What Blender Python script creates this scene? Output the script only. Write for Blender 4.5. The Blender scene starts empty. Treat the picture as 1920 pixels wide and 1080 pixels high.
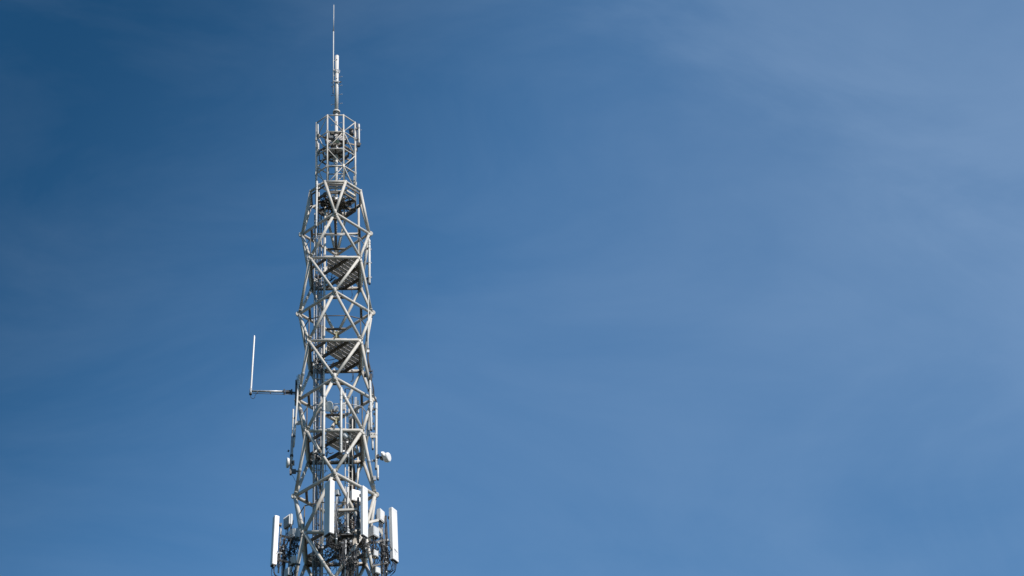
import bpy, math, random
from mathutils import Vector, Matrix
random.seed(7)
sc = bpy.context.scene
col = sc.collection
R_ = math.radians

# ------------------------------------------------------------------ camera
cam_d = bpy.data.cameras.new('camera')
cam = bpy.data.objects.new('camera', cam_d)
col.objects.link(cam)
F_PX, PITCH, YAW, ROLL = 5007.76, 0.664838, 0.0838397, 0.0495029
r0 = Vector((math.cos(YAW), -math.sin(YAW), 0))
f0 = Vector((math.sin(YAW) * math.cos(PITCH), math.cos(YAW) * math.cos(PITCH), math.sin(PITCH)))
u0 = r0.cross(f0)
cx = r0 * math.cos(ROLL) - u0 * math.sin(ROLL)
cy = r0 * math.sin(ROLL) + u0 * math.cos(ROLL)
m = Matrix((cx, cy, -f0)).transposed().to_4x4()
m.translation = Vector((0, -90, 1.6))
cam.matrix_world = m
cam_d.sensor_width = 36
cam_d.lens = F_PX * 36 / 1920
cam_d.clip_end = 20000
cam_d.clip_start = 0.5
sc.camera = cam

# ------------------------------------------------------------------ sky and sun
SUN_AZ, SUN_EL = 43, 40        # degrees right of the line tower -> camera, and above the horizon
sd = Vector((math.sin(R_(SUN_AZ)) * math.cos(R_(SUN_EL)), -math.cos(R_(SUN_AZ)) * math.cos(R_(SUN_EL)), math.sin(R_(SUN_EL))))
world = bpy.data.worlds.new('World')
sc.world = world
world.use_nodes = True
nt = world.node_tree
nt.nodes.clear()
def N(tree, t, **kw):
    n = tree.nodes.new(t)
    for k, v in kw.items():
        if k.startswith('i_'):
            n.inputs[k[2:].replace('_', ' ')].default_value = v
        else:
            setattr(n, k, v)
    return n
sky = N(nt, 'ShaderNodeTexSky', sky_type='NISHITA', sun_disc=False)
sky.sun_elevation = R_(SUN_EL)
sky.sun_rotation = math.atan2(sd.x, sd.y)
sky.air_density, sky.dust_density, sky.ozone_density = (0.8, 0.0, 8.0)
sky.altitude = 200
tc = N(nt, 'ShaderNodeTexCoord')
# thin high cirrus veil, thicker towards the right (sunward) half of the sky
dp = N(nt, 'ShaderNodeVectorMath', operation='DOT_PRODUCT')
nt.links.new(tc.outputs['Generated'], dp.inputs[0])
dp.inputs[1].default_value = (0.8156, 0.3139, -0.4861)
mr = N(nt, 'ShaderNodeMapRange', interpolation_type='SMOOTHSTEP')
nt.links.new(dp.outputs['Value'], mr.inputs['Value'])
mr.inputs['From Min'].default_value, mr.inputs['From Max'].default_value = (-0.07, 0.17)
mr.inputs['To Min'].default_value, mr.inputs['To Max'].default_value = (0.0, 0.085)
mp = N(nt, 'ShaderNodeMapping')
mp.inputs['Rotation'].default_value = (0.2, 0.5, 0.3)
mp.inputs['Scale'].default_value = (1.0, 1.0, 2.2)
mp.inputs['Location'].default_value = (0.38, 0.62, -1.9)
nt.links.new(tc.outputs['Generated'], mp.inputs['Vector'])
nz = N(nt, 'ShaderNodeTexNoise')
nz.inputs['Scale'].default_value = 3.0
nz.inputs['Detail'].default_value = 7
nz.inputs['Roughness'].default_value = 0.5
nz.inputs['Distortion'].default_value = 0.4
nt.links.new(mp.outputs[0], nz.inputs['Vector'])
nr = N(nt, 'ShaderNodeMapRange')
nr.inputs['From Min'].default_value = 0.3; nr.inputs['From Max'].default_value = 0.72
nr.inputs['To Min'].default_value, nr.inputs['To Max'].default_value = (0.25, 1.6)
nt.links.new(nz.outputs['Fac'], nr.inputs['Value'])
mu = N(nt, 'ShaderNodeMath', operation='MULTIPLY', use_clamp=True)
nt.links.new(mr.outputs[0], mu.inputs[0]); nt.links.new(nr.outputs[0], mu.inputs[1])
# pale band low all round, below the view, added to fill shaded faces
sp = N(nt, 'ShaderNodeSeparateXYZ')
nt.links.new(tc.outputs['Generated'], sp.inputs[0])
hz = N(nt, 'ShaderNodeMapRange', interpolation_type='SMOOTHSTEP')
nt.links.new(sp.outputs['Z'], hz.inputs['Value'])
hz.inputs['From Min'].default_value = 0.0; hz.inputs['From Max'].default_value = 0.5
hz.inputs['To Min'].default_value = 0.13; hz.inputs['To Max'].default_value = 0.0
# a soft cirrus bank with a slanting edge, and faint wisps everywhere
bd = N(nt, 'ShaderNodeVectorMath', operation='DOT_PRODUCT')
nt.links.new(tc.outputs['Generated'], bd.inputs[0])
bd.inputs[1].default_value = (0.5377, -0.5488, 0.6402)
m2 = N(nt, 'ShaderNodeMapping')
m2.inputs['Rotation'].default_value = (0.5, 0.35, 0.9)
m2.inputs['Scale'].default_value = (0.7, 1.9, 1.3)
m2.inputs['Location'].default_value = (-1.04, -2.39, 1.72)
nt.links.new(tc.outputs['Generated'], m2.inputs['Vector'])
n2 = N(nt, 'ShaderNodeTexNoise')
n2.inputs['Scale'].default_value = 9; n2.inputs['Detail'].default_value = 8
n2.inputs['Roughness'].default_value = 0.58; n2.inputs['Distortion'].default_value = 0.6
nt.links.new(m2.outputs[0], n2.inputs['Vector'])
ns_ = N(nt, 'ShaderNodeMath', operation='MULTIPLY_ADD')
nt.links.new(n2.outputs['Fac'], ns_.inputs[0]); ns_.inputs[1].default_value = 0.10
nt.links.new(bd.outputs['Value'], ns_.inputs[2])
bk = N(nt, 'ShaderNodeMapRange', interpolation_type='SMOOTHSTEP')
nt.links.new(ns_.outputs[0], bk.inputs['Value'])
bk.inputs['From Min'].default_value, bk.inputs['From Max'].default_value = (0.14, 0.2)
bk.inputs['To Min'].default_value = 0; bk.inputs['To Max'].default_value = 0.055
wf = N(nt, 'ShaderNodeMapRange')
nt.links.new(n2.outputs['Fac'], wf.inputs['Value'])
wf.inputs['From Min'].default_value = 0.38; wf.inputs['From Max'].default_value = 0.75
wf.inputs['To Min'].default_value = 0; wf.inputs['To Max'].default_value = 0.048
a1 = N(nt, 'ShaderNodeMath', operation='ADD')
nt.links.new(bk.outputs[0], a1.inputs[0]); nt.links.new(wf.outputs[0], a1.inputs[1])
a2 = N(nt, 'ShaderNodeMath', operation='ADD')
nt.links.new(a1.outputs[0], a2.inputs[0]); nt.links.new(mu.outputs[0], a2.inputs[1])
mu = a2
ad = N(nt, 'ShaderNodeMath', operation='ADD', use_clamp=True)
nt.links.new(mu.outputs[0], ad.inputs[0]); nt.links.new(hz.outputs[0], ad.inputs[1])
mu = ad
hs = N(nt, 'ShaderNodeMix', data_type='RGBA', blend_type='MULTIPLY')
hs.inputs['Factor'].default_value = 1
# deeper, polarised blue on the anti-solar side, brighter towards the sun and the horizon
bt = N(nt, 'ShaderNodeMapRange', interpolation_type='SMOOTHSTEP')
nt.links.new(dp.outputs['Value'], bt.inputs['Value'])
bt.inputs['From Min'].default_value, bt.inputs['From Max'].default_value = (-0.2, 0.0)
tm = N(nt, 'ShaderNodeMix', data_type='RGBA')
tm.inputs['A'].default_value = (0.36, 0.88, 0.9, 1)
tm.inputs['B'].default_value = (1.45, 1.95, 1.75, 1)
nt.links.new(bt.outputs[0], tm.inputs['Factor'])
nt.links.new(tm.outputs['Result'], hs.inputs['B'])
nt.links.new(sky.outputs[0], hs.inputs['A'])
mx = N(nt, 'ShaderNodeMix', data_type='RGBA')
mx.inputs['B'].default_value = (7.4, 9.2, 11.6, 1)
nt.links.new(mu.outputs[0], mx.inputs['Factor'])
nt.links.new(hs.outputs['Result'], mx.inputs['A'])
bg = N(nt, 'ShaderNodeBackground')
bg.inputs['Strength'].default_value = 0.081
nt.links.new(mx.outputs['Result'], bg.inputs['Color'])
wo = N(nt, 'ShaderNodeOutputWorld')
nt.links.new(bg.outputs[0], wo.inputs['Surface'])

sun_d = bpy.data.lights.new('sun', 'SUN')
sun_d.energy = 4.8
sun_d.angle = R_(0.53)
sun_d.color = (1.0, 0.935, 0.865)
sun = bpy.data.objects.new('sun', sun_d)
sun.rotation_euler = (-sd).to_track_quat('-Z', 'Y').to_euler()
col.objects.link(sun)
sc.view_settings.view_transform = 'Standard'
sc.view_settings.look = 'None'
sc.view_settings.exposure = 0.3
sc.view_settings.gamma = 1
sc.view_settings.use_curve_mapping = False

# ------------------------------------------------------------------ materials
def mat(name, c1, c2=None, rough=0.5, metal=0.0, scale=3.0, stain=None, stain_amt=0.0, bump=0.1, lo=0.35, hi=0.7, streak=1.0):
    mt = bpy.data.materials.new(name)
    mt.use_nodes = True
    t = mt.node_tree
    b = t.nodes['Principled BSDF']
    b.inputs['Roughness'].default_value = rough
    b.inputs['Metallic'].default_value = metal
    co = N(t, 'ShaderNodeTexCoord')
    mpp = N(t, 'ShaderNodeMapping')
    mpp.inputs['Scale'].default_value = (1, 1, streak)
    # world-like coordinates so alike pieces are not alike in wear
    g = N(t, 'ShaderNodeNewGeometry')
    t.links.new(g.outputs['Position'], mpp.inputs['Vector'])
    n1 = N(t, 'ShaderNodeTexNoise')
    n1.inputs['Scale'].default_value = scale
    n1.inputs['Detail'].default_value = 6
    n1.inputs['Roughness'].default_value = 0.6
    t.links.new(mpp.outputs[0], n1.inputs['Vector'])
    r1 = N(t, 'ShaderNodeMapRange')
    r1.inputs['From Min'].default_value = lo; r1.inputs['From Max'].default_value = hi
    t.links.new(n1.outputs['Fac'], r1.inputs['Value'])
    x = N(t, 'ShaderNodeMix', data_type='RGBA')
    x.inputs['A'].default_value = (*c1, 1)
    x.inputs['B'].default_value = (*(c2 or c1), 1)
    t.links.new(r1.outputs[0], x.inputs['Factor'])
    out = x.outputs['Result']
    if stain:
        n2 = N(t, 'ShaderNodeTexNoise')
        n2.inputs['Scale'].default_value = scale * 2.3
        n2.inputs['Detail'].default_value = 8
        n2.inputs['Roughness'].default_value = 0.7
        t.links.new(mpp.outputs[0], n2.inputs['Vector'])
        r2 = N(t, 'ShaderNodeMapRange')
        r2.inputs['From Min'].default_value = 0.66 - stain_amt; r2.inputs['From Max'].default_value = 0.80 - stain_amt
        t.links.new(n2.outputs['Fac'], r2.inputs['Value'])
        y = N(t, 'ShaderNodeMix', data_type='RGBA')
        t.links.new(r2.outputs[0], y.inputs['Factor'])
        t.links.new(out, y.inputs['A'])
        y.inputs['B'].default_value = (*stain, 1)
        out = y.outputs['Result']
    t.links.new(out, b.inputs['Base Color'])
    if bump:
        bp = N(t, 'ShaderNodeBump')
        bp.inputs['Strength'].default_value = bump
        bp.inputs['Distance'].default_value = 0.01
        t.links.new(n1.outputs['Fac'], bp.inputs['Height'])
        t.links.new(bp.outputs[0], b.inputs['Normal'])
    return mt

M = dict(
    steel=mat('weathered_paint', (0.39, 0.364, 0.323), (0.54, 0.508, 0.458), 0.6, 0, 3.2, (0.16, 0.125, 0.09), 0.045, streak=0.45),
    steel_dark=mat('shade_dark_paint', (0.075, 0.062, 0.05), (0.15, 0.13, 0.105), 0.65, 0, 3, (0.10, 0.06, 0.035), 0.06),  # darker copy of the tower paint, shade of the undersides put into the colour
    galv=mat('galvanised_steel', (0.30, 0.31, 0.32), (0.46, 0.47, 0.48), 0.45, 0.35, 9, (0.14, 0.11, 0.09), 0.03),
    dark_metal=mat('dark_metal', (0.035, 0.034, 0.034), (0.09, 0.085, 0.08), 0.55, 0.2, 8),
    white=mat('radome_white', (0.64, 0.63, 0.615), (0.71, 0.70, 0.685), 0.4, 0, 3, (0.45, 0.44, 0.40), 0.0, bump=0.03, streak=0.3),
    tube=mat('antenna_fibreglass', (0.44, 0.435, 0.41), (0.56, 0.55, 0.53), 0.45, 0, 4, (0.36, 0.34, 0.29), 0.02, bump=0.04, streak=0.4),
    mast=mat('mast_paint', (0.50, 0.48, 0.455), (0.57, 0.55, 0.52), 0.5, 0, 4, bump=0.04, streak=0.4),
    box=mat('radio_housing_grey', (0.44, 0.45, 0.45), (0.54, 0.55, 0.55), 0.5, 0, 4, (0.30, 0.30, 0.28), 0.0, bump=0.04),
    black=mat('black_cable_rubber', (0.008, 0.008, 0.010), (0.022, 0.022, 0.025), 0.6, 0, 12, bump=0.05),
    grey_cable=mat('grey_feeder_sheath', (0.10, 0.105, 0.12), (0.22, 0.22, 0.23), 0.5, 0, 10),
    grate=mat('dark_galvanised', (0.085, 0.085, 0.09), (0.17, 0.165, 0.16), 0.6, 0.2, 7, (0.30, 0.28, 0.25), 0.0),
    plank=mat('floor_plank_steel', (0.48, 0.465, 0.47), (0.62, 0.61, 0.60), 0.6, 0.0, 5, (0.18, 0.15, 0.12), 0.04),
    brown=mat('brown_sheath', (0.09, 0.055, 0.04), (0.17, 0.11, 0.08), 0.6, 0, 10),
    brass=mat('brass_connector', (0.42, 0.32, 0.12), (0.5, 0.4, 0.2), 0.35, 0.8, 10),
    lichen=mat('lichen_stained_steel', (0.30, 0.29, 0.15), (0.42, 0.40, 0.28), 0.7, 0, 9, (0.14, 0.12, 0.06), 0.08),
    rust=mat('rusty_steel', (0.26, 0.14, 0.08), (0.40, 0.33, 0.27), 0.7, 0, 9),
    grass=mat('meadow_grass', (0.022, 0.026, 0.012), (0.036, 0.034, 0.018), 0.9, 0, 0.15, (0.05, 0.04, 0.028), 0.05, bump=0),
)

# ------------------------------------------------------------------ mesh helpers
class MB:
    def __init__(s): s.v = []; s.f = []; s.sm = []
    def _basis(s, d):
        d = d.normalized()
        a = Vector((0, 0, 1)) if abs(d.z) < 0.95 else Vector((1, 0, 0))
        x = d.cross(a).normalized()
        return x, d.cross(x).normalized()
    def tube(s, p0, p1, r, n=12, r1=None, cap=True):
        p0 = Vector(p0); p1 = Vector(p1)
        if r1 is None: r1 = r
        x, y = s._basis(p1 - p0)
        b = len(s.v)
        for p, rr in ((p0, r), (p1, r1)):
            for i in range(n):
                a = 2 * math.pi * i / n
                s.v.append(p + x * (rr * math.cos(a)) + y * (rr * math.sin(a)))
        for i in range(n):
            j = (i + 1) % n
            s.f.append((b + i, b + j, b + n + j, b + n + i)); s.sm.append(True)
        if cap:
            s.f.append(tuple(b + i for i in reversed(range(n)))); s.sm.append(False)
            s.f.append(tuple(b + n + i for i in range(n))); s.sm.append(False)
        return s
    def lathe(s, p0, axis, prof, n=18):
        # prof: list of (distance along axis, radius); ends closed
        p0 = Vector(p0); d = Vector(axis).normalized(); x, y = s._basis(d)
        b = len(s.v)
        for t, rr in prof:
            for i in range(n):
                a = 2 * math.pi * i / n
                s.v.append(p0 + d * t + x * (rr * math.cos(a)) + y * (rr * math.sin(a)))
        for k in range(len(prof) - 1):
            q = b + k * n
            for i in range(n):
                j = (i + 1) % n
                s.f.append((q + i, q + j, q + n + j, q + n + i)); s.sm.append(True)
        s.f.append(tuple(b + i for i in reversed(range(n)))); s.sm.append(False)
        q = b + (len(prof) - 1) * n
        s.f.append(tuple(q + i for i in range(n))); s.sm.append(False)
        return s
    def box(s, c, size, X=(1, 0, 0), Y=(0, 1, 0), Z=(0, 0, 1)):
        c = Vector(c); X = Vector(X).normalized(); Y = Vector(Y).normalized(); Z = Vector(Z).normalized()
        b = len(s.v)
        for i in (-.5, .5):
            for j in (-.5, .5):
                for k in (-.5, .5):
                    s.v.append(c + X * (i * size[0]) + Y * (j * size[1]) + Z * (k * size[2]))
        for q in ((0, 1, 3, 2), (4, 6, 7, 5), (0, 4, 5, 1), (2, 3, 7, 6), (0, 2, 6, 4), (1, 5, 7, 3)):
            s.f.append(tuple(b + i for i in q)); s.sm.append(False)
        return s
    def beam(s, p0, p1, w, h):       # rectangular bar between two points, h is vertical-ish
        p0 = Vector(p0); p1 = Vector(p1); d = (p1 - p0)
        up = Vector((0, 0, 1)) if abs(d.normalized().z) < 0.9 else Vector((0, 1, 0))
        y = up.cross(d).normalized(); z = d.cross(y).normalized()
        return s.box((p0 + p1) / 2, (d.length, w, h), d, y, z)
    def prism(s, pts, off):          # polygon pts extruded by vector off
        b = len(s.v); n = len(pts); off = Vector(off)
        s.v += [Vector(p) for p in pts] + [Vector(p) + off for p in pts]
        s.f.append(tuple(b + i for i in reversed(range(n)))); s.sm.append(False)
        s.f.append(tuple(b + n + i for i in range(n))); s.sm.append(False)
        for i in range(n):
            j = (i + 1) % n
            s.f.append((b + i, b + j, b + n + j, b + n + i)); s.sm.append(False)
        return s
    def path(s, pts, r, n=6):        # smooth cable through the points
        pts = [Vector(p) for p in pts]
        q = []
        for i in range(len(pts) - 1):
            a = pts[max(i - 1, 0)]; b_ = pts[i]; c = pts[i + 1]; d = pts[min(i + 2, len(pts) - 1)]
            k = 5 if len(pts) > 2 else 1
            for t in range(k):
                t /= k
                q.append(0.5 * ((2 * b_) + (c - a) * t + (2 * a - 5 * b_ + 4 * c - d) * t * t + (3 * b_ - a - 3 * c + d) * t ** 3))
        q.append(pts[-1])
        b = len(s.v)
        for i, p in enumerate(q):
            dd = (q[min(i + 1, len(q) - 1)] - q[max(i - 1, 0)])
            x, y = s._basis(dd if dd.length > 1e-6 else Vector((0, 0, 1)))
            for k in range(n):
                a = 2 * math.pi * k / n
                s.v.append(p + x * (r * math.cos(a)) + y * (r * math.sin(a)))
        for i in range(len(q) - 1):
            for k in range(n):
                j = (k + 1) % n
                s.f.append((b + i * n + k, b + i * n + j, b + (i + 1) * n + j, b + (i + 1) * n + k)); s.sm.append(True)
        return s
    def build(s, name, m_, parent=None, label=None):
        me = bpy.data.meshes.new(name)
        me.from_pydata([tuple(p) for p in s.v], [], s.f)
        me.polygons.foreach_set('use_smooth', s.sm)
        me.materials.append(M[m_] if isinstance(m_, str) else m_)
        me.update()
        o = bpy.data.objects.new(name, me)
        col.objects.link(o)
        if parent is not None:
            o.parent = parent
            o.matrix_parent_inverse = Matrix.Translation(-Vector(parent.location)) if parent.type == 'EMPTY' else Matrix.Identity(4)
        if label: o['label'] = label
        return o

def thing(name, loc, label, cat, group=None):
    o = bpy.data.objects.new(name, None)
    o.empty_display_size = 0.2
    o.location = loc
    col.objects.link(o)
    o['label'] = label; o['category'] = cat
    if group: o['group'] = group
    return o
V = Vector
def shift(p, right, down):          # a point moved right by 2.2 cm and down by 2.75 cm steps
    return Vector(p) + Vector((right * 0.0221, 0, -down * 0.0275))
def lerp(a, b, t): return V(a) * (1 - t) + V(b) * t

# ------------------------------------------------------------------ ground
g = MB()
g.prism([(-3000, -3000, -0.5), (3000, -3000, -0.5), (3000, 3000, -0.5), (-3000, 3000, -0.5)], (0, 0, 0.5))
go = g.build('ground', 'grass'); go['kind'] = 'structure'

# ------------------------------------------------------------------ the tower
TH = -0.0254
def rp(R, z, a):
    t = R_(a) + TH
    return V((R * math.sin(t), -R * math.cos(t), z))
tower = thing('lattice_tower', (0, 0, 0), 'tall pale grey tubular steel lattice communications tower rising into the blue sky', 'tower')
T = tower
# levels: corner rings alternate between a corner facing us (B) and a side facing us (C)
BL = [(1.453, 75.35), (1.529, 71.00), (1.536, 66.50), (1.612, 61.73), (1.735, 56.7)]
CL = [(1.504, 73.19), (1.534, 68.75), (1.599, 64.13), (1.685, 59.22)]
O_R, O_Z = 1.183, 77.409
C_R = 0.932
CZ = [81.507, 80.53, 79.53, 78.52, 77.5]        # rings of the upper cage
B = [[rp(r, z, a) for a in (0, 90, 180, 270)] for r, z in BL]          # F R Back L
C = [[rp(r, z, a) for a in (45, 135, 225, 315)] for r, z in CL]       # FR BR BL FL
O8 = [rp(O_R, O_Z, a) for a in (-22.5, 22.5, 67.5, 112.5, 157.5, 202.5, 247.5, 292.5)]

def strut(a, b, r=0.054, name='strut', m_='steel', n=14):
    return MB().tube(a, b, r, n).build(name, m_, T)

# --- neck octagon and struts down to the first corner ring
for i in range(8):
    strut(O8[i], O8[(i + 1) % 8], 0.060, 'ring_beam')
    MB().lathe(O8[i] - V((0, 0, 0.06)), (0, 0, 1), [(0, 0.03), (0.01, 0.065), (0.11, 0.065), (0.12, 0.03)], 12).build('node_joint', 'steel', T)
pairs = {0: (0, 1), 1: (2, 3), 2: (4, 5), 3: (6, 7)}
for k, (i, j) in pairs.items():
    strut(O8[i], B[0][k], 0.064)
    strut(O8[j], B[0][k], 0.064)
# --- panels
RS = [.061, .064, .068, .073, .078]
for lv in range(5):
    for k in range(4):
        strut(B[lv][k], B[lv][(k + 1) % 4], RS[lv], 'ring_beam')
        # corner brace between the two ring beams
        p = lerp(B[lv][k], B[lv][(k + 1) % 4], 0.29); q = lerp(B[lv][k], B[lv][(k + 3) % 4], 0.29)
        MB().tube(p, q, 0.055, 12).build('corner_brace', 'steel_dark', T)
        # gusset disc standing in the radial plane
        rad = V((B[lv][k].x, B[lv][k].y, 0)).normalized(); tan = V((-rad.y, rad.x, 0))
        c = B[lv][k] + rad * 0.03
        MB().lathe(c - tan * 0.04, tan, [(0, 0.115), (0.008, 0.13), (0.072, 0.13), (0.08, 0.115)], 20).build('gusset_disc', 'steel', T)
    if lv < 4:
        for k in range(4):
            strut(B[lv][k], C[lv][k], RS[lv])
            strut(B[lv][k], C[lv][(k + 3) % 4], RS[lv])
            strut(C[lv][k], B[lv + 1][k], RS[lv])
            strut(C[lv][k], B[lv + 1][(k + 1) % 4], RS[lv])
            strut(C[lv][k], C[lv][(k + 1) % 4], RS[lv], 'ring_beam')
            rad = V((C[lv][k].x, C[lv][k].y, 0)).normalized(); tan = V((-rad.y, rad.x, 0))
            c = C[lv][k] + rad * 0.02
            MB().lathe(c - tan * 0.03, tan, [(0, 0.075), (0.006, 0.088), (0.054, 0.088), (0.06, 0.075)], 18).build('gusset_disc', 'steel', T)
            # bolted sleeve where struts meet
        # thin bracing hoop between the corner ring and the side ring
        t = 0.5
        hoop = []
        for k in range(4):
            sa = lerp(B[lv][k], C[lv][(k + 3) % 4], t); sb = lerp(B[lv][k], C[lv][k], t)
            v_ = C[lv][k] * 1.0; v_.z = sa.z
            v_.x *= 0.99; v_.y *= 0.99
            hoop += [sa, sb, v_]
        for i in range(12):
            MB().tube(hoop[i], hoop[(i + 1) % 12], 0.022, 8).build('hoop_rod', 'steel_dark' if lv % 2 else 'galv', T)
        for k in range(4):
            MB().tube(hoop[3 * k + 2], C[lv][k], 0.025, 8).build('drop_rod', 'steel_dark', T)
# full cross beams only in the first corner ring
cb = [(lerp(B[0][k], B[0][(k + 1) % 4], 0.29) + lerp(B[0][k], B[0][(k + 3) % 4], 0.29)) / 2 for k in range(4)]
strut(cb[0], cb[2], 0.055, 'cross_beam', 'steel_dark')
strut(cb[1] + V((0, 0, .004)), cb[3] + V((0, 0, .004)), 0.05, 'cross_beam')
# rear-corner gusset fans
for lv in (1, 2, 3):
    c = B[lv][2] + V((0, -0.10, 0))
    for sx in (-1, 1):
        MB().beam(c + V((sx * .30, -.20, .03)), c + V((sx * .04, .0, -.04)), .07, .03).build('gusset_arm', 'steel', T)
    MB().prism([c + V((-.10, -.06, .035)), c + V((.10, -.06, .035)), c + V((.04, .03, -.0)), c + V((-.04, .03, -.0))], (0, 0, .03)).build('gusset_plate', 'lichen', T)
    MB().box(c + V((0, -.02, -.08)), (.06, .05, .30)).build('gusset_plate', 'lichen', T)
# wrapped front collar at the third corner ring, small collars on others
f3 = B[2][0]
MB().lathe(f3 + V((0, -.05, -.16)), (0, 0, 1), [(0, .06), (.02, .085), (.30, .085), (.33, .05)], 14).build('collar', 'steel', T)
for lv in (0, 1, 3):
    MB().lathe(B[lv][0] + V((0, -.06, -.12)), (0, 0, 1), [(0, .05), (.02, .075), (.22, .075), (.25, .05)], 12).build('collar', 'steel', T)
# --- platforms in the side rings
bdir = V((.7071, -.7071, 0)); ndir = V((.7071, .7071, 0))
def clip(poly, axis, lim, keep_less):
    out = []
    for i in range(len(poly)):
        p, q = poly[i], poly[(i + 1) % len(poly)]
        dp_, dq = p.dot(axis) - lim, q.dot(axis) - lim
        if keep_less: dp_, dq = -dp_, -dq
        if dp_ >= 0: out.append(p)
        if (dp_ >= 0) != (dq >= 0):
            out.append(p + (q - p) * (dp_ / (dp_ - dq)))
    return out
for lv, (r, z) in enumerate(CL):
    if lv > 3: continue
    hs_ = r * .7071 - .07
    k = hs_ / 1.0
    ns = [-1.0 * k, -.34 * k, .39 * k, 1.0 * k]
    sq = [V((-hs_, -hs_, 0)), V((hs_, -hs_, 0)), V((hs_, hs_, 0)), V((-hs_, hs_, 0))]
    sq = [V((p.x * math.cos(TH) - p.y * math.sin(TH), p.x * math.sin(TH) + p.y * math.cos(TH), 0)) for p in sq]
    for nn in ns:
        ext = hs_ * 1.4142 - abs(nn)
        p = ndir * nn + bdir * ext; q = ndir * nn - bdir * ext
        MB().beam(p + V((0, 0, z - .03)), q + V((0, 0, z - .03)), .07, .12).build('platform_beam', 'steel_dark', T)
    lims = [-hs_ * 1.4142] + ns + [hs_ * 1.4142]
    pitch = .205
    for bay in range(5):
        lo, hi = lims[bay] + .02, lims[bay + 1] - .02
        bb = -8
        for bi in range(-8, 8):
            b0 = bi * pitch + .04; b1 = b0 + pitch - .026
            mid = (b0 + b1) / 2
            if bay in (0, 4): continue
            if bay == 1 and mid < -.32: continue
            if bay == 2 and -.95 < mid < -.27: continue
            if bay == 3 and mid < -.72: continue
            if lv >= 2 and bay == 3 and -.12 < mid < .62: continue
            poly = clip(clip(clip(clip(list(sq), bdir, b0, False), bdir, b1, True), ndir, lo, False), ndir, hi, True)
            if mid >= -.5: poly = clip(poly, V((1, 0, 0)), -.36, False)
            else: poly = clip(poly, V((1, 0, 0)), -.62, True)
            if len(poly) < 3: continue
            MB().prism([p + V((0, 0, z + .035)) for p in poly], (0, 0, .04)).build('floor_plank', 'plank', T)
            pl = clip(clip([p for p in poly], bdir, b1 - .012, False), bdir, b1, True)
            if len(pl) >= 3:
                MB().prism([p + V((0, 0, z + .0)) for p in pl], (0, 0, .034)).build('plank_lip', 'galv', T)
    # light landing plate behind the front beam
    MB().box(rp(r * .7071 - .10, z + .10, 0) + V((.02, 0, 0)), (.95, .05, .14)).build('kick_plate', 'steel', T)
    MB().beam(rp(r * .7071 + .065, z + .02, -1), rp(r * .7071 + .065, z + .16, -1), .06, .03).build('clip', 'dark_metal', T)
    MB().tube(rp(r * .7071 + .06, z + .13, -4), rp(r * .7071 + .06, z + .16, 3), .02, 8).build('clip', 'dark_metal', T)
    # second beam behind left and rear edges
    strut(rp(r * .95, z - .10, 135), rp(r * .95, z - .10, 225), .04, 'edge_beam', 'steel_dark')
    strut(rp(r * .95, z - .09, 225), rp(r * .95, z - .09, 315), .04, 'edge_beam', 'steel_dark')
    strut(rp(r * .93, z - .08, 45), rp(r * .93, z - .08, 135), .04, 'edge_beam', 'steel_dark')

# --- upper cage (octagonal)
cage = [[rp(C_R, z, a) for a in (-22.5, 22.5, 67.5, 112.5, 157.5, 202.5, 247.5, 292.5)] for z in CZ]
FLOOR_Z = O_Z - .42
for i in range(8):
    a = cage[0][i].copy(); b = cage[0][i].copy(); a.z += .03; b.z = FLOOR_Z if i in (2, 3, 4, 6, 7) else O_Z - .10
    MB().tube(a, b, .036, 10).build('cage_post', 'steel', T)
    for k in range(5):
        MB().tube(cage[k][i], cage[k][(i + 1) % 8], .028 if k != 3 else .038, 8).build('ring_beam', 'steel', T)
    for k in range(4):
        # zigzag: even posts carry the diagonal at even rings, odd posts at odd rings
        e = (i + k) % 2 == 0
        p = cage[k][i] if e else cage[k + 1][i]
        q = cage[k + 1][(i + 1) % 8] if e else cage[k][(i + 1) % 8]
        MB().tube(p, q, .021, 8).build('diagonal_brace', 'steel', T)
    for k in (1, 3):
        MB().box(cage[k][i] + V((0, 0, 0)), (.085, .085, .16), V((cage[k][i].x, cage[k][i].y, 0)), V((-cage[k][i].y, cage[k][i].x, 0))).build('joint_plate', 'steel', T)
# cage platforms (grating discs round the mast)
def grating(z, R, parent, m_='grate', sp=.085, hole=.12, a0=0, a1=360, skip=None):
    k = int(R / sp)
    for i in range(-k, k + 1):
        y = i * sp
        h = math.sqrt(max(R * R - y * y, 0))
        if h < .06: continue
        segs = [(-h, h)]
        if abs(y) < hole:
            g_ = math.sqrt(hole * hole - y * y); segs = [(-h, -g_), (g_, h)]
        for s0, s1 in segs:
            p = V((s0, y, 0)); q = V((s1, y, 0))
            rot = Matrix.Rotation(R_(30), 3, 'Z')
            MB().beam(rot @ p + V((0, 0, z)), rot @ q + V((0, 0, z)), .045, .035).build('floor_bar', 'plank' if m_ == 'grate' else m_, parent)
def flatring(z, R, w, h, m_='steel_dark', name='platform_rim', n=8, a=22.5):
    for i in range(n):
        MB().beam(rp(R, z, a + i * 360 / n), rp(R, z, a + (i + 1) * 360 / n), w, h).build(name, m_, T)
grating(CZ[1] + 0.32, .50, T)
flatring(CZ[1] + 0.28, .50, .04, .10)
for a in (22.5, 112.5, 202.5, 292.5):
    MB().beam(rp(.08, CZ[1] + 0.24, a), rp(C_R, CZ[1] + 0.26, a), .04, .08).build('platform_beam', 'steel_dark', T)
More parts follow.
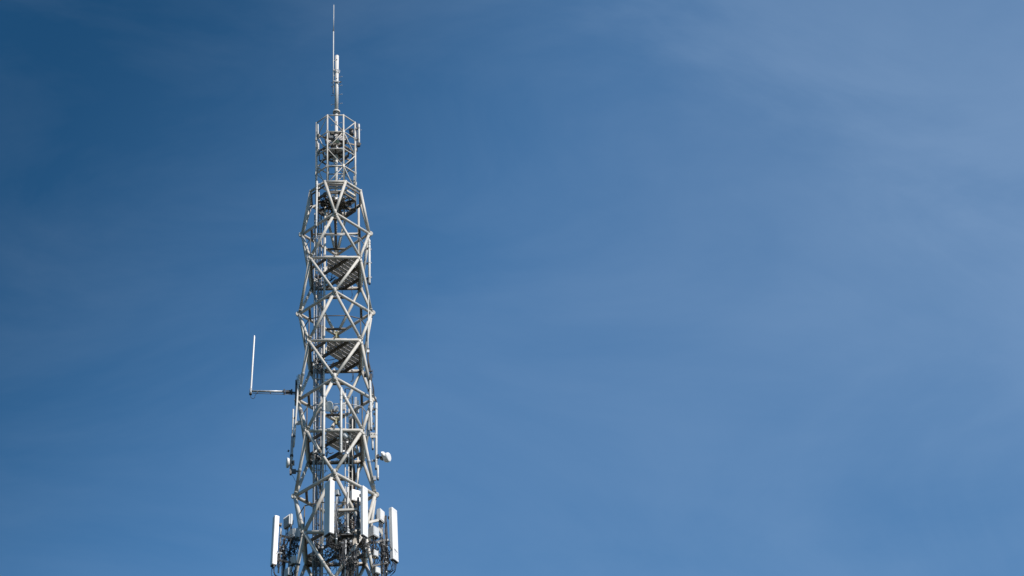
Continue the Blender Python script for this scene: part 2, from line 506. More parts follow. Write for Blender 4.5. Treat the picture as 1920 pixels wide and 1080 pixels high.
# round plates round the mast in the second bay
MB().lathe((0, 0, CZ[2] + 0.42), (0, 0, 1), [(0, .36), (.02, .40), (.05, .40), (.07, .36)], 28).build('round_plate', 'plank', T)
flatring(CZ[2] + 0.52, .60, .05, .10)
for a in (0, 60, 120, 180, 240, 300):
    MB().beam(rp(.10, CZ[2] + 0.37, a), rp(.78, CZ[2] + 0.37, a), .05, .08).build('platform_beam', 'steel_dark', T)
flatring(CZ[2] + 0.34, .80, .04, .06)
MB().lathe((0, 0, CZ[1] + -0.04), (0, 0, 1), [(0, .10), (.04, .15), (.2, .16), (.24, .10)], 16).build('mast_collar', 'lichen', T)
MB().lathe((0, 0, CZ[2] + 0.12), (0, 0, 1), [(0, .10), (.22, .10), (.30, .07)], 16).build('mast_collar', 'steel', T)
# --- neck platform: spokes, wedges and cable clutter on an octagonal frame
flatring(FLOOR_Z, .93, .06, .13)
flatring(FLOOR_Z - .02, .36, .05, .10)
for i in range(8):
    a = 22.5 + i * 45
    MB().beam(rp(.12, FLOOR_Z - .02, a), rp(.92, FLOOR_Z - .02, a), .055, .12).build('platform_beam', 'steel_dark', T)
    if i in (0, 1, 3, 5, 6):
        w0, w1 = .30, .62
        w0, w1 = (.40, .48) if i % 2 else (.30, .36)
        q = [rp(w0, FLOOR_Z + .05, a + 6), rp(w1 + .22, FLOOR_Z + .05, a + 8), rp(w1 + .22, FLOOR_Z + .05, a + 33), rp(w0, FLOOR_Z + .05, a + 36)]
        MB().prism(q, (0, 0, .03)).build('floor_plate', 'grate' if i % 2 else 'galv', T)
MB().beam(rp(.98, O_Z - .20, -17), rp(.98, O_Z - .20, 17), .05, .10).build('edge_beam', 'steel', T)
MB().beam(rp(.98, O_Z - .30, 30), rp(.98, O_Z - .30, 60), .05, .09).build('edge_beam', 'steel', T)
flatring(O_Z - .14, 1.12, .04, .07)
for i in range(44):
    a = random.uniform(0, 360); r = random.uniform(.15, .8)
    p = rp(r, FLOOR_Z + .1 + random.uniform(-.05, .1), a)
    q = rp(random.uniform(.15, .85), FLOOR_Z + .1 + random.uniform(-.12, .12), a + random.uniform(20, 70))
    mid = (p + q) / 2 - V((0, 0, random.uniform(.05, .22)))
    MB().path([p, mid, q], random.choice((.012, .018, .022)), 6).build('loose_cable', random.choice(('black', 'black', 'grey_cable')), T)
for i in range(16):
    a = random.uniform(0, 360); r = random.uniform(.2, .85)
    MB().box(rp(r, FLOOR_Z + .15, a), (random.uniform(.08, .2), random.uniform(.06, .14), random.uniform(.08, .2)), rp(1, 0, a), rp(1, 0, a + 90)).build('junction_box', random.choice(('galv', 'grate', 'box')), T)
# central cone under the neck platform
MB().lathe((0.02, 0, 76.2), (0, 0, 1), [(0, .09), (.15, .12), (.75, .13), (.95, .2)], 16).build('mast_socket', 'steel_dark', T)

# --- the mast above the cage
mast = MB().tube((0.015, 0, 76.6), (0.02, 0, 82.45), .072, 18).tube((0.02, 0, 82.45), (0.04, 0, 85.90), .086, 18).tube((.04, 0, 85.90), (.04, 0, 85.93), .078, 18).build('mast', 'mast', T)
def onmast(mb, name, m_): 
    o = mb.build(name, m_); o.parent = mast; return o
onmast(MB().tube((0.02, 0, 82.42), (0.02, 0, 82.50), .165, 24), 'flange', 'steel')
onmast(MB().tube((0.02, 0, 82.36), (0.02, 0, 82.415), .115, 24), 'flange', 'galv')
for z in (84.85, 84.98):
    onmast(MB().lathe((0.035, 0, z), (0, 0, 1), [(0, .098), (.01, .108), (.05, .108), (.06, .098)], 24), 'clamp_band', 'white')
for a in range(7):
    an = a * 51
    onmast(MB().tube((.035 + .10 * math.cos(R_(an)), .10 * math.sin(R_(an)), 84.8), (.035 + .14 * math.cos(R_(an)), .14 * math.sin(R_(an)), 85.04), .012, 6), 'band_bolt', 'galv')
pd = V((.92, -.38, 0))
for s_, zs in ((1, (84.56, 84.02, 83.48, 82.93)), (-1, (84.35, 84.1, 83.55, 83.0))):
    for z in zs:
        p = V((0.03, 0, z)) + pd * (.07 * s_); q = V((0.03, 0, z)) + pd * (.25 * s_)
        onmast(MB().tube(p, q, .011, 6).tube(q, q + pd * (.02 * s_), .024, 8), 'step_peg', 'galv')
for z in (81.75, 81.3, 79.4, 78.6):
    for s in (1, -1):
        p = V((0.02, 0, z)) + pd * (.06 * s); q = V((0.02, 0, z)) + pd * (.24 * s)
        onmast(MB().tube(p, q, .010, 6).tube(q, q + pd * (.02 * s), .022, 8), 'step_peg', 'galv')
onmast(MB().tube((.02, -.075, 85.62), (.04, -.10, 85.62), .022, 8), 'bolt_hole', 'dark_metal')
onmast(MB().tube((.02, -.075, 84.45), (.04, -.10, 84.45), .022, 8), 'bolt_hole', 'dark_metal')
MB().box((0.02, -.073, 81.75), (.05, .006, .22)).build('rust_patch', 'rust', T)

# --- riser pipes, ladders and feeders inside the tower
strut((-0.459, 0.100, 77.466), (-0.511, 0.100, 57.255), .042, 'riser_pipe')
strut((1.013, 1.000, 77.830), (0.990, 1.000, 73.224), .050, 'riser_pipe')
strut((0.943, 1.100, 65.198), (0.891, 1.150, 57.895), .050, 'riser_pipe')
strut((-0.885, 0.450, 76.142), (-0.860, 0.550, 57.535), .035, 'riser_pipe', 'galv')
strut((-0.752, 0.300, 77.387), (-0.743, 0.400, 57.441), .028, 'riser_pipe', 'galv')
strut((-0.743, -0.100, 78.125), (-0.746, -0.100, 76.686), .04, 'riser_pipe')
strut((0.815, 0.300, 78.910), (0.818, 0.300, 77.550), .035, 'riser_pipe')
strut((0.005, 0.950, 77.567), (0.009, 0.950, 75.440), .055, 'riser_pipe')
def ladder(p_top, p_bot, w, dirn, spacing, name='ladder', m_='steel', rr=.012):
    p_top = V(p_top); p_bot = V(p_bot); dirn = V(dirn).normalized()
    L = (p_top - p_bot).length; n = int(L / spacing)
    mb = MB()
    l = MB().tube(p_top, p_bot, .024, 8).tube(p_top + dirn * w, p_bot + dirn * w, .024, 8).build(name, m_, T)
    for i in range(n):
        q = lerp(p_top, p_bot, (i + .5) / n)
        o = MB().tube(q, q + dirn * w, rr, 6).build('rung', m_); o.parent = l
    return l
ladder((0.425, 0.100, 66.902), (0.378, 0.100, 57.249), .36, (.80, .60, 0), .33)
ladder((-0.922, 0.200, 76.692), (-0.879, 0.300, 57.380), .34, (.95, .5, 0), .30, 'cable_ladder', 'galv')
MB().tube((0.425, 0.100, 66.684), (0.403, 0.100, 67.067), .02, 8).path([(0.403, 0.100, 67.067), (0.470, 0.200, 67.222), (0.604, 0.350, 67.276)], .02, 8).build('ladder_hook', 'dark_metal', T)
MB().tube((0.569, 0.300, 66.528), (0.515, 0.300, 57.372), .02, 8).build('safety_rail', 'white', T)
MB().beam((0.679, 0.520, 65.169), (0.622, 0.550, 57.526), .20, .03).build('cable_tray', 'grate', T)
MB().beam((0.851, 0.800, 67.189), (0.800, 0.800, 64.614), .10, .05).build('cable_tray', 'galv', T)
# feeders: bundles running up the cable ladder
rx = random.Random(3)
for i in range(11):
    px0 = 593.5 + i * 1.2
    v0 = -.22 - .05 * (i % 5)
    x0 = (px0 - 628) / 45.3
    top = rx.choice((70.5, 72.5, 75.0, 76.8, 76.8, 77.2))
    pts = []
    z = top; jx = 0
    while z > 57:
        pts.append(V((x0 * 1.0 + jx - (76 - z) * .0055, -v0 + rx.uniform(-.02, .02), z)))
        jx = rx.uniform(-.012, .012)
        z -= 1.15
    MB().path(pts, rx.choice((.009, .012, .017)), 6).build('feeder_cable', rx.choice(('black', 'black', 'black', 'grey_cable', 'grey_cable', 'galv')), T)
    if i % 2 == 0:
        zz = top - .6
        while zz > 58:
            MB().box((x0 - (76 - zz) * .0055, -v0 - .03, zz), (.05, .05, .045)).build('cable_clamp', rx.choice(('galv', 'white', 'dark_metal')), T)
            zz -= rx.choice((.9, 1.15, 1.6))
for i in range(9):
    x0 = .60 + i * .028
    pts = []; z = rx.choice((63.5, 64.0, 65.2)); 
    while z > 57:
        pts.append(V((x0 + rx.uniform(-.015, .015), .45 - .02 * (i % 3) + rx.uniform(-.02, .02), z))); z -= .7
    MB().path(pts, rx.choice((.014, .02, .024)), 6).build('feeder_cable', rx.choice(('brown', 'black', 'black', 'brown')), T)
# cables that sag off the platforms and hug the ring beams
def swag(p, q, sag, r=.014, m_='black', name='loose_cable', parent=None, jit=.03):
    p = V(p); q = V(q)
    a = lerp(p, q, .3) - V((0, 0, sag * .85)); b = lerp(p, q, .7) - V((0, 0, sag * .9))
    a += V((rx.uniform(-jit, jit), rx.uniform(-jit, jit), 0)); b += V((rx.uniform(-jit, jit), rx.uniform(-jit, jit), 0))
    o = MB().path([p, a, b, q], r, 6).build(name, m_, parent if parent is not None else T)
    return o
for lv, (r, z) in enumerate(CL):
    for i in range(12 if lv < 3 else 26):
        p = V((rx.uniform(-.95, -.35), rx.uniform(-.3, .6), z + rx.uniform(-.5, .3)))
        q = V((rx.uniform(-.95, .1), rx.uniform(-.3, .6), z + rx.uniform(-.8, .1)))
        swag(p, q, rx.uniform(.05, .3), rx.choice((.01, .015, .02)), rx.choice(('black', 'black', 'grey_cable', 'galv')))
    for i in range(8):
        x = rx.uniform(-.1, .75)
        MB().box((x, r * .66, z - .02 + rx.uniform(-.05, .05)), (.05, .05, .09)).build('cable_clamp', rx.choice(('galv', 'white')), T)
    for i in range(7):
        MB().box((rx.uniform(-.95, -.5), rx.uniform(-.2, .6), z + rx.uniform(-.6, .1)), (.07, .06, .1)).build('junction_box', rx.choice(('galv', 'box', 'dark_metal', 'white')), T)

# small collars on the struts where antenna brackets grip the steel
def collar_at(a, b, t, r=.082, L=.10, m_='galv'):
    c = lerp(a, b, t); d = (V(b) - V(a)).normalized()
    MB().lathe(c - d * L / 2, d, [(0, r * .95), (.01, r), (L - .01, r), (L, r * .95)], 14).build('strut_clamp', m_, T)
collar_at(C[2][0], B[3][0], .56); collar_at(C[2][3], B[3][0], .5, .078, .2, 'steel_dark')
collar_at(C[2][0], B[3][1], .48); collar_at(C[2][3], B[3][3], .60); collar_at(C[1][3], B[2][3], .56)
collar_at(B[2][0], C[2][0], .25, .078); collar_at(B[2][0], C[2][0], .38, .076); collar_at(B[2][1], C[2][0], .25); collar_at(B[2][1], C[2][0], .5)
collar_at(C[2][0], B[3][1], .85, .085); collar_at(B[2][3], C[2][3], .4, .075, .3, 'grate'); collar_at(B[2][3], C[2][3], .8, .076, .12)

for lv in range(4):
    for k in range(4):
        for a_, b_ in ((B[lv][k], C[lv][k]), (B[lv][k], C[lv][(k + 3) % 4]), (C[lv][k], B[lv + 1][k]), (C[lv][k], B[lv + 1][(k + 1) % 4])):
            d_ = (b_ - a_).normalized()
            for q_, e_ in ((a_ + d_ * .17, 1), (b_ - d_ * .17, -1)):      # bolted flange ring near each joint
                MB().tube(q_ - d_ * .014, q_ + d_ * .014, RS[lv] + .014, 14).build('flange_ring', 'steel', T)
for lv, (r, z) in enumerate(CL):
    # conduit and cable droppers on the struts
    for k in range(2):
        x = rx.uniform(-.5, .9)
        MB().path([(x, r * .6, z - .05), (x + .04, r * .62, z - .5), (x - .05, r * .4, z - .9)], .012, 6).build('loose_cable', 'black', T)
    MB().tube((-.95, .1, z - .25), (-.35, .1, z - .25), .018, 8).build('tie_bar', 'galv', T)
    MB().tube((-.95, .1, z + .9), (-.35, .1, z + .9), .018, 8).build('tie_bar', 'galv', T)
    MB().tube((-.95, .1, z - 1.1), (-.30, .15, z - 1.1), .018, 8).build('tie_bar', 'galv', T)
    MB().tube((-.80, .1, z + .9), (-1.25, .2, z + .95), .016, 8).build('tie_bar', 'galv', T)

# --- tower below the frame, down to the ground
low = MB()
ring_prev = B[4]; isB = True; r = 1.735; z = 56.7
kk = 0
while z > 0.5:
    h = 2.55 + .02 * kk
    z2 = max(z - h, 0.0)
    if z2 < 1.2: z2 = 0.0
    r2 = r + .05
    angs = (45, 135, 225, 315) if isB else (0, 90, 180, 270)
    ring = [rp(r2, z2, a) for a in angs]
    for k in range(4):
        j = (k + 3) % 4 if isB else (k + 1) % 4
        low.tube(ring_prev[k], ring[k], .06, 8).tube(ring_prev[k], ring[j], .06, 8).tube(ring[k], ring[(k + 1) % 4], .052, 8)
    ring_prev = ring; isB = not isB; r = r2; z = z2; kk += 1
low.build('lower_lattice', 'steel', T)
MB().box((0, 0, .3), (6.5, 6.5, .6)).build('footing', 'galv', T)
# struts from the lowest visible side ring
# (already made above as C[3] -> B[4])

# ================================================================== things bolted to the tower
def clamp_ring(p, d, r, L=.05, m_='dark_metal', parent=None, name='clamp'):
    d = V(d).normalized()
    return MB().lathe(V(p) - d * L / 2, d, [(0, r), (.006, r * 1.15), (L - .006, r * 1.15), (L, r)], 12).build(name, m_, parent)

def tube_antenna(label, top, bot, r, clamps=(), group=None, m_='tube', cap='dark_metal', name='rod_antenna', cat='antenna', arm=None, bands=()):
    top = V(top); bot = V(bot)
    t = thing(name, bot, label, cat, group)
    d = (top - bot); L = d.length; dn = d.normalized()
    MB().lathe(bot, d, [(0, r * .9), (.01, r), (L - r * .7, r), (L - r * .25, r * .75), (L, r * .25)], 16).build('radome', m_, t)
    MB().tube(bot - dn * .06, bot + dn * .03, r * .85, 12).build('base_cap', cap, t)
    for c in clamps:
        p = bot + dn * (L * c)
        cr = clamp_ring(p, d, r, .06, 'galv', t)
        if arm is not None:
            av = V(arm)
            MB().beam(p, p + av, .035, .05).tube(p + av * .9 + dn * .06, p + av * .9 - dn * .06, .02, 8).build('bracket', 'galv', t)
            MB().box(p + av.normalized() * (r + .03), (.05, .06, .09), av, av.cross(V((0, 0, 1))), (0, 0, 1)).build('bracket', 'dark_metal', t)
    for c in bands:
        clamp_ring(bot + dn * (L * c), d, r, .025, 'dark_metal', t, 'band')
    return t

# whip on the mast
w = thing('whip_antenna', (-0.132, -0.000, 83.612), 'thin white whip antenna clamped beside the mast at the very top of the tower', 'antenna')
MB().tube((-0.132, -0.000, 83.612), (-0.122, -0.000, 87.541), .025, 10).build('lower_section', 'tube', w)
MB().tube((-0.122, -0.000, 87.541), (-0.111, -0.000, 89.185), .019, 10, .015).build('upper_section', 'tube', w)
clamp_ring((-0.124, -0.000, 87.524), (0, 0, 1), .028, .10, 'dark_metal', w, 'joint')
clamp_ring((-0.132, -0.000, 83.612), (0, 0, 1), .026, .04, 'dark_metal', w, 'base_cap')
for y in (110, 131, 144, 157):
    MB().beam(shift((-0.131, -0.000, 85.092), 624.8 - 624.8, y - 130), shift((-0.029, -0.000, 85.076), 629 - 629, y + .5 - 130.5), .03, .05).build('bracket', 'galv', w)
MB().beam((-0.134, -0.120, 84.255), (0.239, -0.120, 84.193), .04, .06).tube((0.215, -0.150, 84.182), (0.215, 0.050, 84.365), .035, 8).build('bracket', 'galv', w)

# stub antenna on the right post of the cage
t = tube_antenna('short white stub antenna on the upper right edge of the top cage', (1.023, -0.420, 81.388), (1.022, -0.420, 80.262), .046, (.2, .75), None, 'tube', 'dark_metal', arm=(-.14, 0, 0), bands=(.8,))
MB().tube((0.931, -0.400, 81.469), (0.937, -0.400, 79.775), .024, 8).build('mounting_pole', 'dark_metal', t)
MB().box((1.009, -0.420, 80.151), (.14, .10, .16)).tube((0.997, -0.420, 80.009), (1.104, -0.450, 80.204), .03, 8).build('mounting_block', 'dark_metal', t)
MB().tube((1.072, -0.420, 81.038), (1.155, -0.420, 81.038), .010, 6).build('bracket', 'galv', t)
# second inner antenna on the left of the cage
tube_antenna('slim white rod antenna inside the left corner post of the top cage', (-0.809, 0.300, 81.997), (-0.806, 0.300, 81.389), .03, (.5,), None, arm=(-.06, 0, 0))
tube_antenna('slim pale rod low inside the left side of the top cage', (-0.784, 0.350, 80.924), (-0.781, 0.350, 80.322), .036, (.5,), None, arm=(-.06, 0, 0))
# dark drum inside the cage, right
t = thing('equipment_drum', (0.694, -0.000, 81.295), 'dark round equipment drum hanging inside the right side of the top cage', 'radio unit')
MB().lathe((0.694, -0.000, 81.072), (0, 0, 1), [(0, .06), (.02, .10), (.10, .11), (.13, .09), (.2, .11), (.34, .11), (.40, .05)], 16).build('drum', 'dark_metal', t)
MB().beam((0.527, -0.000, 81.422), (0.862, -0.000, 81.392), .03, .03).beam((0.527, -0.000, 81.103), (0.861, -0.000, 81.137), .03, .03).build('bracket', 'dark_metal', t)
t = thing('equipment_box', (-0.188, -0.250, 80.813), 'grey cabinet with louvres beside the mast inside the top cage', 'radio unit')
MB().box((-0.188, -0.300, 80.800), (.26, .22, .34)).build('housing', 'grate', t)
for i in range(6):
    MB().box(shift((-0.294, -0.415, 80.698), 617.5 + i * 1.7 - 617.5, 254 - 254), (.012, .012, .30)).build('fin', 'galv', t)

# white rod crossing the left of the neck ring
t = tube_antenna('white rod antenna standing in front of the left side of the neck ring', (-0.823, -0.880, 77.628), (-0.842, -0.880, 75.076), .044, (.08, .14, .87), None, arm=None, bands=(.90, .80))
MB().prism([(-1.040, -0.900, 76.062), (-1.006, -0.900, 76.212), (-0.822, -0.900, 76.304), (-0.822, -0.900, 76.229)], (0, .02, 0)).build('bracket', 'steel', t)
MB().beam((-0.822, -0.880, 76.276), (-0.732, -0.600, 76.420), .03, .04).build('bracket', 'dark_metal', t)
MB().tube((-0.842, -0.850, 75.071), (-0.829, -0.300, 73.302), .018, 8).build('feeder_cable', 'galv', t)

# right side, first panel
t = tube_antenna('thick white rod antenna on brackets right of the upper panels', (1.447, -0.350, 74.762), (1.440, -0.350, 72.366), .056, (.80, .46, .12), None, arm=(-.16, .05, 0), bands=(.93, .88))
MB().box((1.291, -0.300, 72.521), (.16, .06, .26)).build('mounting_plate', 'dark_metal', t)
for y in (466, 493, 522):
    MB().tube(shift((1.341, -0.380, 73.451), 688 - 688, y - 493), shift((1.535, -0.380, 73.422), 696.5 - 696.5, y + 1 - 494), .012, 6).tube(shift((1.530, -0.380, 73.422), 696.3 - 696.3, y + 1 - 494), shift((1.531, -0.380, 73.496), 696.3 - 696.3, y - 1.5 - 491.5), .014, 6).build('clamp_bolt', 'galv', t)
# thin whip further down
t = tube_antenna('thin white whip antenna standing on a clamp at the right edge mid tower', (1.396, -0.450, 71.652), (1.363, -0.450, 68.762), .021, (), None)
MB().box((1.363, -0.450, 68.650), (.10, .09, .14)).build('mount_box', 'white', t)
MB().box((1.363, -0.450, 68.762), (.12, .11, .03)).build('mount_box', 'dark_metal', t)
for k in range(3):
    MB().path([shift((1.335, -0.450, 68.539), 689 + k - 689, 663 - 663), shift((1.344, -0.470, 68.191), 689.5 + k * .8 - 689.5, 675 - 675), shift((1.398, -0.450, 67.846), 692 + k - 692, 688 - 688), shift((1.463, -0.420, 67.537), 695 + k * .5 - 695, 700 - 700)], .017, 6).build('feeder_cable', 'black', t)
MB().tube((1.347, -0.420, 68.561), (1.383, -0.420, 67.126), .026, 8).build('mounting_pole', 'dark_metal', t)
MB().box((1.253, -0.350, 67.534), (.15, .10, .24)).build('mounting_plate', 'grate', t)
t = thing('junction_box', (1.462, -0.450, 67.378), 'small dark junction box with cable loops on the right edge above the dish group', 'junction box')
MB().box((1.472, -0.450, 67.296), (.10, .10, .34)).build('housing', 'dark_metal', t)
MB().box((1.419, -0.470, 67.611), (.22, .05, .04)).tube((1.552, -0.450, 67.708), (1.550, -0.450, 67.296), .012, 6).build('bracket', 'dark_metal', t)
for k in range(3):
    MB().path([(1.504, -0.450, 67.104), shift((1.546, -0.450, 66.748), 699 + k - 699, 728 - 728), shift((1.577, -0.400, 66.404), 700.5 + k * .7 - 700.5, 742 - 742), shift((1.653, -0.380, 66.147), 704 + k - 704, 752 - 752), (1.707, -0.360, 65.999)], .012, 6).build('cable', 'black', t)

G1 = 'rod antennas on the right flank around the dish'
tube_antenna('long white rod antenna hugging the right corner joint of the tower', (1.427, -0.600, 67.049), (1.464, -0.600, 64.567), .052, (.35, .82), G1, arm=(-.10, .12, 0), bands=(.02, .55))
t = tube_antenna('long white rod antenna furthest right, carrying the white drum dish', (1.688, -0.450, 66.015), (1.652, -0.450, 62.748), .052, (.90, .12, .5), G1, arm=(-.18, .06, 0))
tube_antenna('short pale rod below the double bracket plate on the right flank', (1.515, -0.420, 64.348), (1.521, -0.420, 63.739), .042, (), G1)
t = tube_antenna('short white rod on a small bracket at lower right, below the drum dish', (1.718, -0.450, 62.905), (1.721, -0.450, 62.228), .045, (.12,), G1)
MB().box((1.591, -0.420, 62.275), (.10, .08, .20)).beam((1.538, -0.400, 62.289), (1.709, -0.450, 62.254), .04, .05).build('bracket', 'galv', t)
t = thing('bracket_plate', (1.486, -0.450, 64.407), 'pale double bracket plate joining two rods on the right flank', 'bracket')
MB().box((1.540, -0.500, 64.332), (.22, .04, .24)).build('plate', 'steel', t)
MB().box((1.335, -0.450, 64.487), (.20, .04, .30)).beam((1.248, -0.400, 64.522), (1.617, -0.450, 64.433), .05, .06).build('plate', 'galv', t)
for i, (x, y) in enumerate(((697, 813), (702, 813), (697, 820), (702, 820))):
    MB().tube(shift((1.555, -0.520, 65.024), x - 700, y - 790), shift((1.555, -0.550, 65.002), x - 700, y - 790), .016, 8).build('bolt', 'dark_metal', t)
for i in range(7):
    x = 697 + (i % 3) * 2.4; y = 758 + i * 9
    o = thing('cable_clamp', shift((1.558, -0.350, 65.144), x - 700, y - 790), 'small pale clamp on the right flank beside the long rod, %s from its top' % ('first', 'second', 'third', 'fourth', 'fifth', 'sixth', 'seventh')[i], 'clamp', 'clamps down the right flank')
    MB().box(shift((1.558, -0.350, 65.144), x - 700, y - 790), (.09, .06, .07 + .05 * (i % 2))).tube(shift((1.535, -0.400, 65.055), x - 1 - 699, y + 2 - 792), shift((1.600, -0.400, 65.028), x + 2 - 702, y + 3 - 793), .015, 6).build('clamp_body', 'galv', o)

# left group
G2 = 'rod antennas on the left flank'
tube_antenna('long white rod antenna leaning along the left corner joint of the tower', (-1.508, -0.350, 67.533), (-1.659, -0.350, 64.429), .043, (.82, .20), G2, arm=(.12, .05, 0), bands=(.9,))
tube_antenna('short thin white rod furthest left on the lower left flank', (-1.725, -0.300, 65.801), (-1.742, -0.300, 64.597), .036, (.62,), G2, arm=(.12, 0, 0))
tube_antenna('tiny thin white rod tip above the side arm mount', (-1.588, -0.300, 67.501), (-1.585, -0.300, 67.186), .017, (), G2)
t = thing('mounting_pole', (-1.781, -0.300, 63.383), 'grey mounting pole that carries the left drum dish', 'pole')
MB().tube((-1.739, -0.280, 64.558), (-1.783, -0.280, 62.821), .058, 14).build('pole', 'galv', t)
MB().tube((-1.653, -0.320, 64.423), (-1.701, -0.300, 63.908), .045, 12).build('pole_stub', 'steel', t)
clamp_ring((-1.765, -0.280, 63.475), (0, 0, 1), .062, .12, 'dark_metal', t)
MB().tube((-1.958, -0.300, 63.698), (-1.850, -0.300, 63.724), .012, 6).tube((-1.894, -0.300, 63.751), (-1.893, -0.300, 63.672), .03, 6).build('bracket', 'dark_metal', t)
MB().box((-1.708, -0.350, 62.669), (.26, .10, .18)).box((-1.793, -0.350, 62.592), (.08, .14, .14)).beam((-1.795, -0.300, 62.730), (-1.470, -0.420, 62.621), .05, .07).build('mount_block', 'grate', t)
MB().path([(-1.750, -0.300, 62.574), (-1.662, -0.300, 62.392), (-1.574, -0.300, 62.210), (-1.402, -0.350, 62.163)], .008, 6).build('cable', 'black', t)
t = thing('corner_plate', (-1.495, -0.400, 65.032), 'pale square clamp plate on the left strut beside the leaning rod', 'bracket')
MB().box((-1.494, -0.450, 64.984), (.16, .04, .16), (1, .2, .4), (0, 1, 0), (-.4, 0, 1)).box((-1.452, -0.420, 65.098), (.18, .05, .05)).build('plate', 'steel', t)

# dishes: a = direction the face looks (degrees, 0 = to the camera, + = to the right)
def dish(label, c, a, R, depth, cup=True, elev=0, box=None, group=None, boxoff=None, m_='white'):
    c = V(c)
    d = V((math.sin(R_(a)) * math.cos(R_(elev)), -math.cos(R_(a)) * math.cos(R_(elev)), math.sin(R_(elev))))
    t = thing('microwave_dish', c, label, 'microwave dish', group)
    if cup:
        MB().lathe(c - d * depth * .5, d, [(0, R * .35), (depth * .06, R * .62), (depth * .16, R * .82), (depth * .34, R * .97), (depth * .72, R), (depth * .86, R * .97), (depth * .95, R * .88), (depth, R * .72)], 24).build('drum', m_, t)
        MB().lathe(c - d * depth * .55, d, [(-.03, R * .3), (0, R * .42)], 16).build('hub', 'galv', t)
    else:
        MB().lathe(c - d * depth, d, [(0, R * .2), (depth * .4, R * .6), (depth * .9, R), (depth * 1.05, R), (depth * 1.08, R * .9)], 28).build('reflector', m_, t)
    b = c - d * (depth * .5 + .10)
    MB().lathe(b - d * .05, d, [(0, R * .35), (.10, R * .35)], 12).build('radio', 'galv', t)
    side = d.cross(V((0, 0, 1))).normalized()
    MB().box(b, (R * .9, .07, R * .5), side, d, (0, 0, 1)).build('bracket', 'dark_metal', t)
    return t
t = dish('white drum dish sticking out at the right edge of the tower', (2.084, -0.450, 63.270), 62, .205, .26, elev=-8)
MB().lathe((1.900, -0.500, 63.315), (.6, -.5, .1), [(0, .06), (.03, .12), (.12, .13), (.15, .08)], 16).build('feed_unit', 'white', t)
MB().box((1.913, -0.450, 63.481), (.12, .10, .10), (1, .3, .2), (-.3, 1, 0)).build('feed_unit', 'white', t)
MB().beam((1.674, -0.450, 63.324), (1.912, -0.450, 63.297), .05, .05).box((1.738, -0.470, 63.310), (.08, .14, .14)).build('arm', 'dark_metal', t)
t = dish('white drum dish facing left on the grey pole at lower left', (-1.907, -0.300, 63.121), -82, .215, .14)
MB().box((-1.683, -0.200, 63.189), (.07, .10, .2)).build('radio_box', 'rust', t)
t = dish('tilted round grey dish on the front rod in the third panel', (-0.268, -1.720, 64.916), -40, .225, .06, cup=False, elev=-14)
t = thing('radio_box', (0.039, -1.100, 65.227), 'small white radio box beside the tilted round dish', 'radio unit')
MB().box((0.039, -1.100, 65.227), (.16, .14, .22), (.85, -.5, 0), (.5, .85, 0)).build('housing', 'white', t)
MB().lathe((-0.135, -1.050, 65.183), (1, 0, 0), [(0, .05), (.03, .08), (.1, .08), (.13, .05)], 14).tube((-0.102, -1.000, 65.058), (-0.016, -1.000, 65.486), .02, 8).build('mount', 'dark_metal', t)
for k in range(3):
    MB().path([shift((-0.037, -1.100, 65.094), 627 + k - 627, 772 - 772), shift((-0.015, -1.100, 64.934), 628 + k * 2 - 628, 778 - 778), shift((0.072, -1.000, 65.031), 632 + k - 632, 777 - 777), (0.158, -1.000, 65.165)], .010, 6).build('cable', 'black', t)
t = dish('small white round dish under the third side ring beam, nearer the centre', (0.410, -1.000, 63.983), 30, .13, .15, elev=-10)
MB().lathe(V((0.410, -1.000, 63.983)) + V((.042, -.070, -.014)), (.49, -.85, -.17), [(0, .09), (.012, .09)], 20).build('face_ring', 'galv', t)
t = dish('small white oval dish seen edge-on, right of the small round dish', (0.597, -0.850, 64.022), 75, .105, .09, elev=-6)
for k in range(3):
    o = MB().box(shift((0.106, -0.900, 63.909), (633.5, 650.5, 644)[k] - 633.5, (822, 829, 845)[k] - 822), (.08, .06, .07), (1, .3, .3), (-.3, 1, 0)).build('cable_gland', 'box')
    o['label'] = ('white angular bracket block left of the small round dish', 'small white block below the small round dish', 'white bracket block at the foot of the second front rod')[k]; o['category'] = 'bracket'
t = thing('mounting_pole', (0.505, -0.900, 63.173), 'short dark pole below the two small dishes', 'pole')
MB().tube((0.408, -0.900, 63.803), (0.408, -0.900, 62.964), .022, 8).tube((0.571, -0.800, 63.978), (0.570, -0.800, 63.242), .02, 8).build('pole', 'grate', t)
for k in range(5):
    MB().path([shift((0.354, -0.920, 63.736), 645 + k - 645, 828 - 828), shift((0.311, -0.920, 63.474), 643 + 2 * k - 643, 838 - 838), shift((0.333, -0.900, 63.173), 644 + k * 1.5 - 644, 850 - 850)], .010, 6).build('cable', 'black', t)
G3 = 'long rods standing in front of the third panel'
tube_antenna('long white rod standing in front at left of the third panel', (-0.456, -1.720, 65.986), (-0.469, -1.720, 62.557), .057, (.83, .62, .10), G3, arm=(.02, .40, 0), bands=(.84,))
tube_antenna('long white rod standing in front at right of the third panel', (0.236, -1.720, 65.879), (0.229, -1.720, 62.633), .052, (.87, .80, .37, .12), G3, arm=(.06, .40, 0))
t = thing('bracket_plate', (0.353, -1.200, 65.879), 'pale bracket fan on the strut beside the right front rod', 'bracket')
MB().prism([(0.277, -1.200, 66.014), (0.310, -1.200, 66.176), (0.408, -1.200, 65.852), (0.353, -1.200, 65.664), (0.288, -1.200, 65.718)], (0, .03, 0)).tube((0.244, -1.250, 65.709), (0.440, -1.200, 65.718), .03, 8).build('plate', 'galv', t)
MB().box((0.354, -0.900, 65.504), (.10, .08, .36)).tube((0.267, -0.900, 65.477), (0.442, -0.900, 65.477), .02, 8).build('plate', 'galv', t)
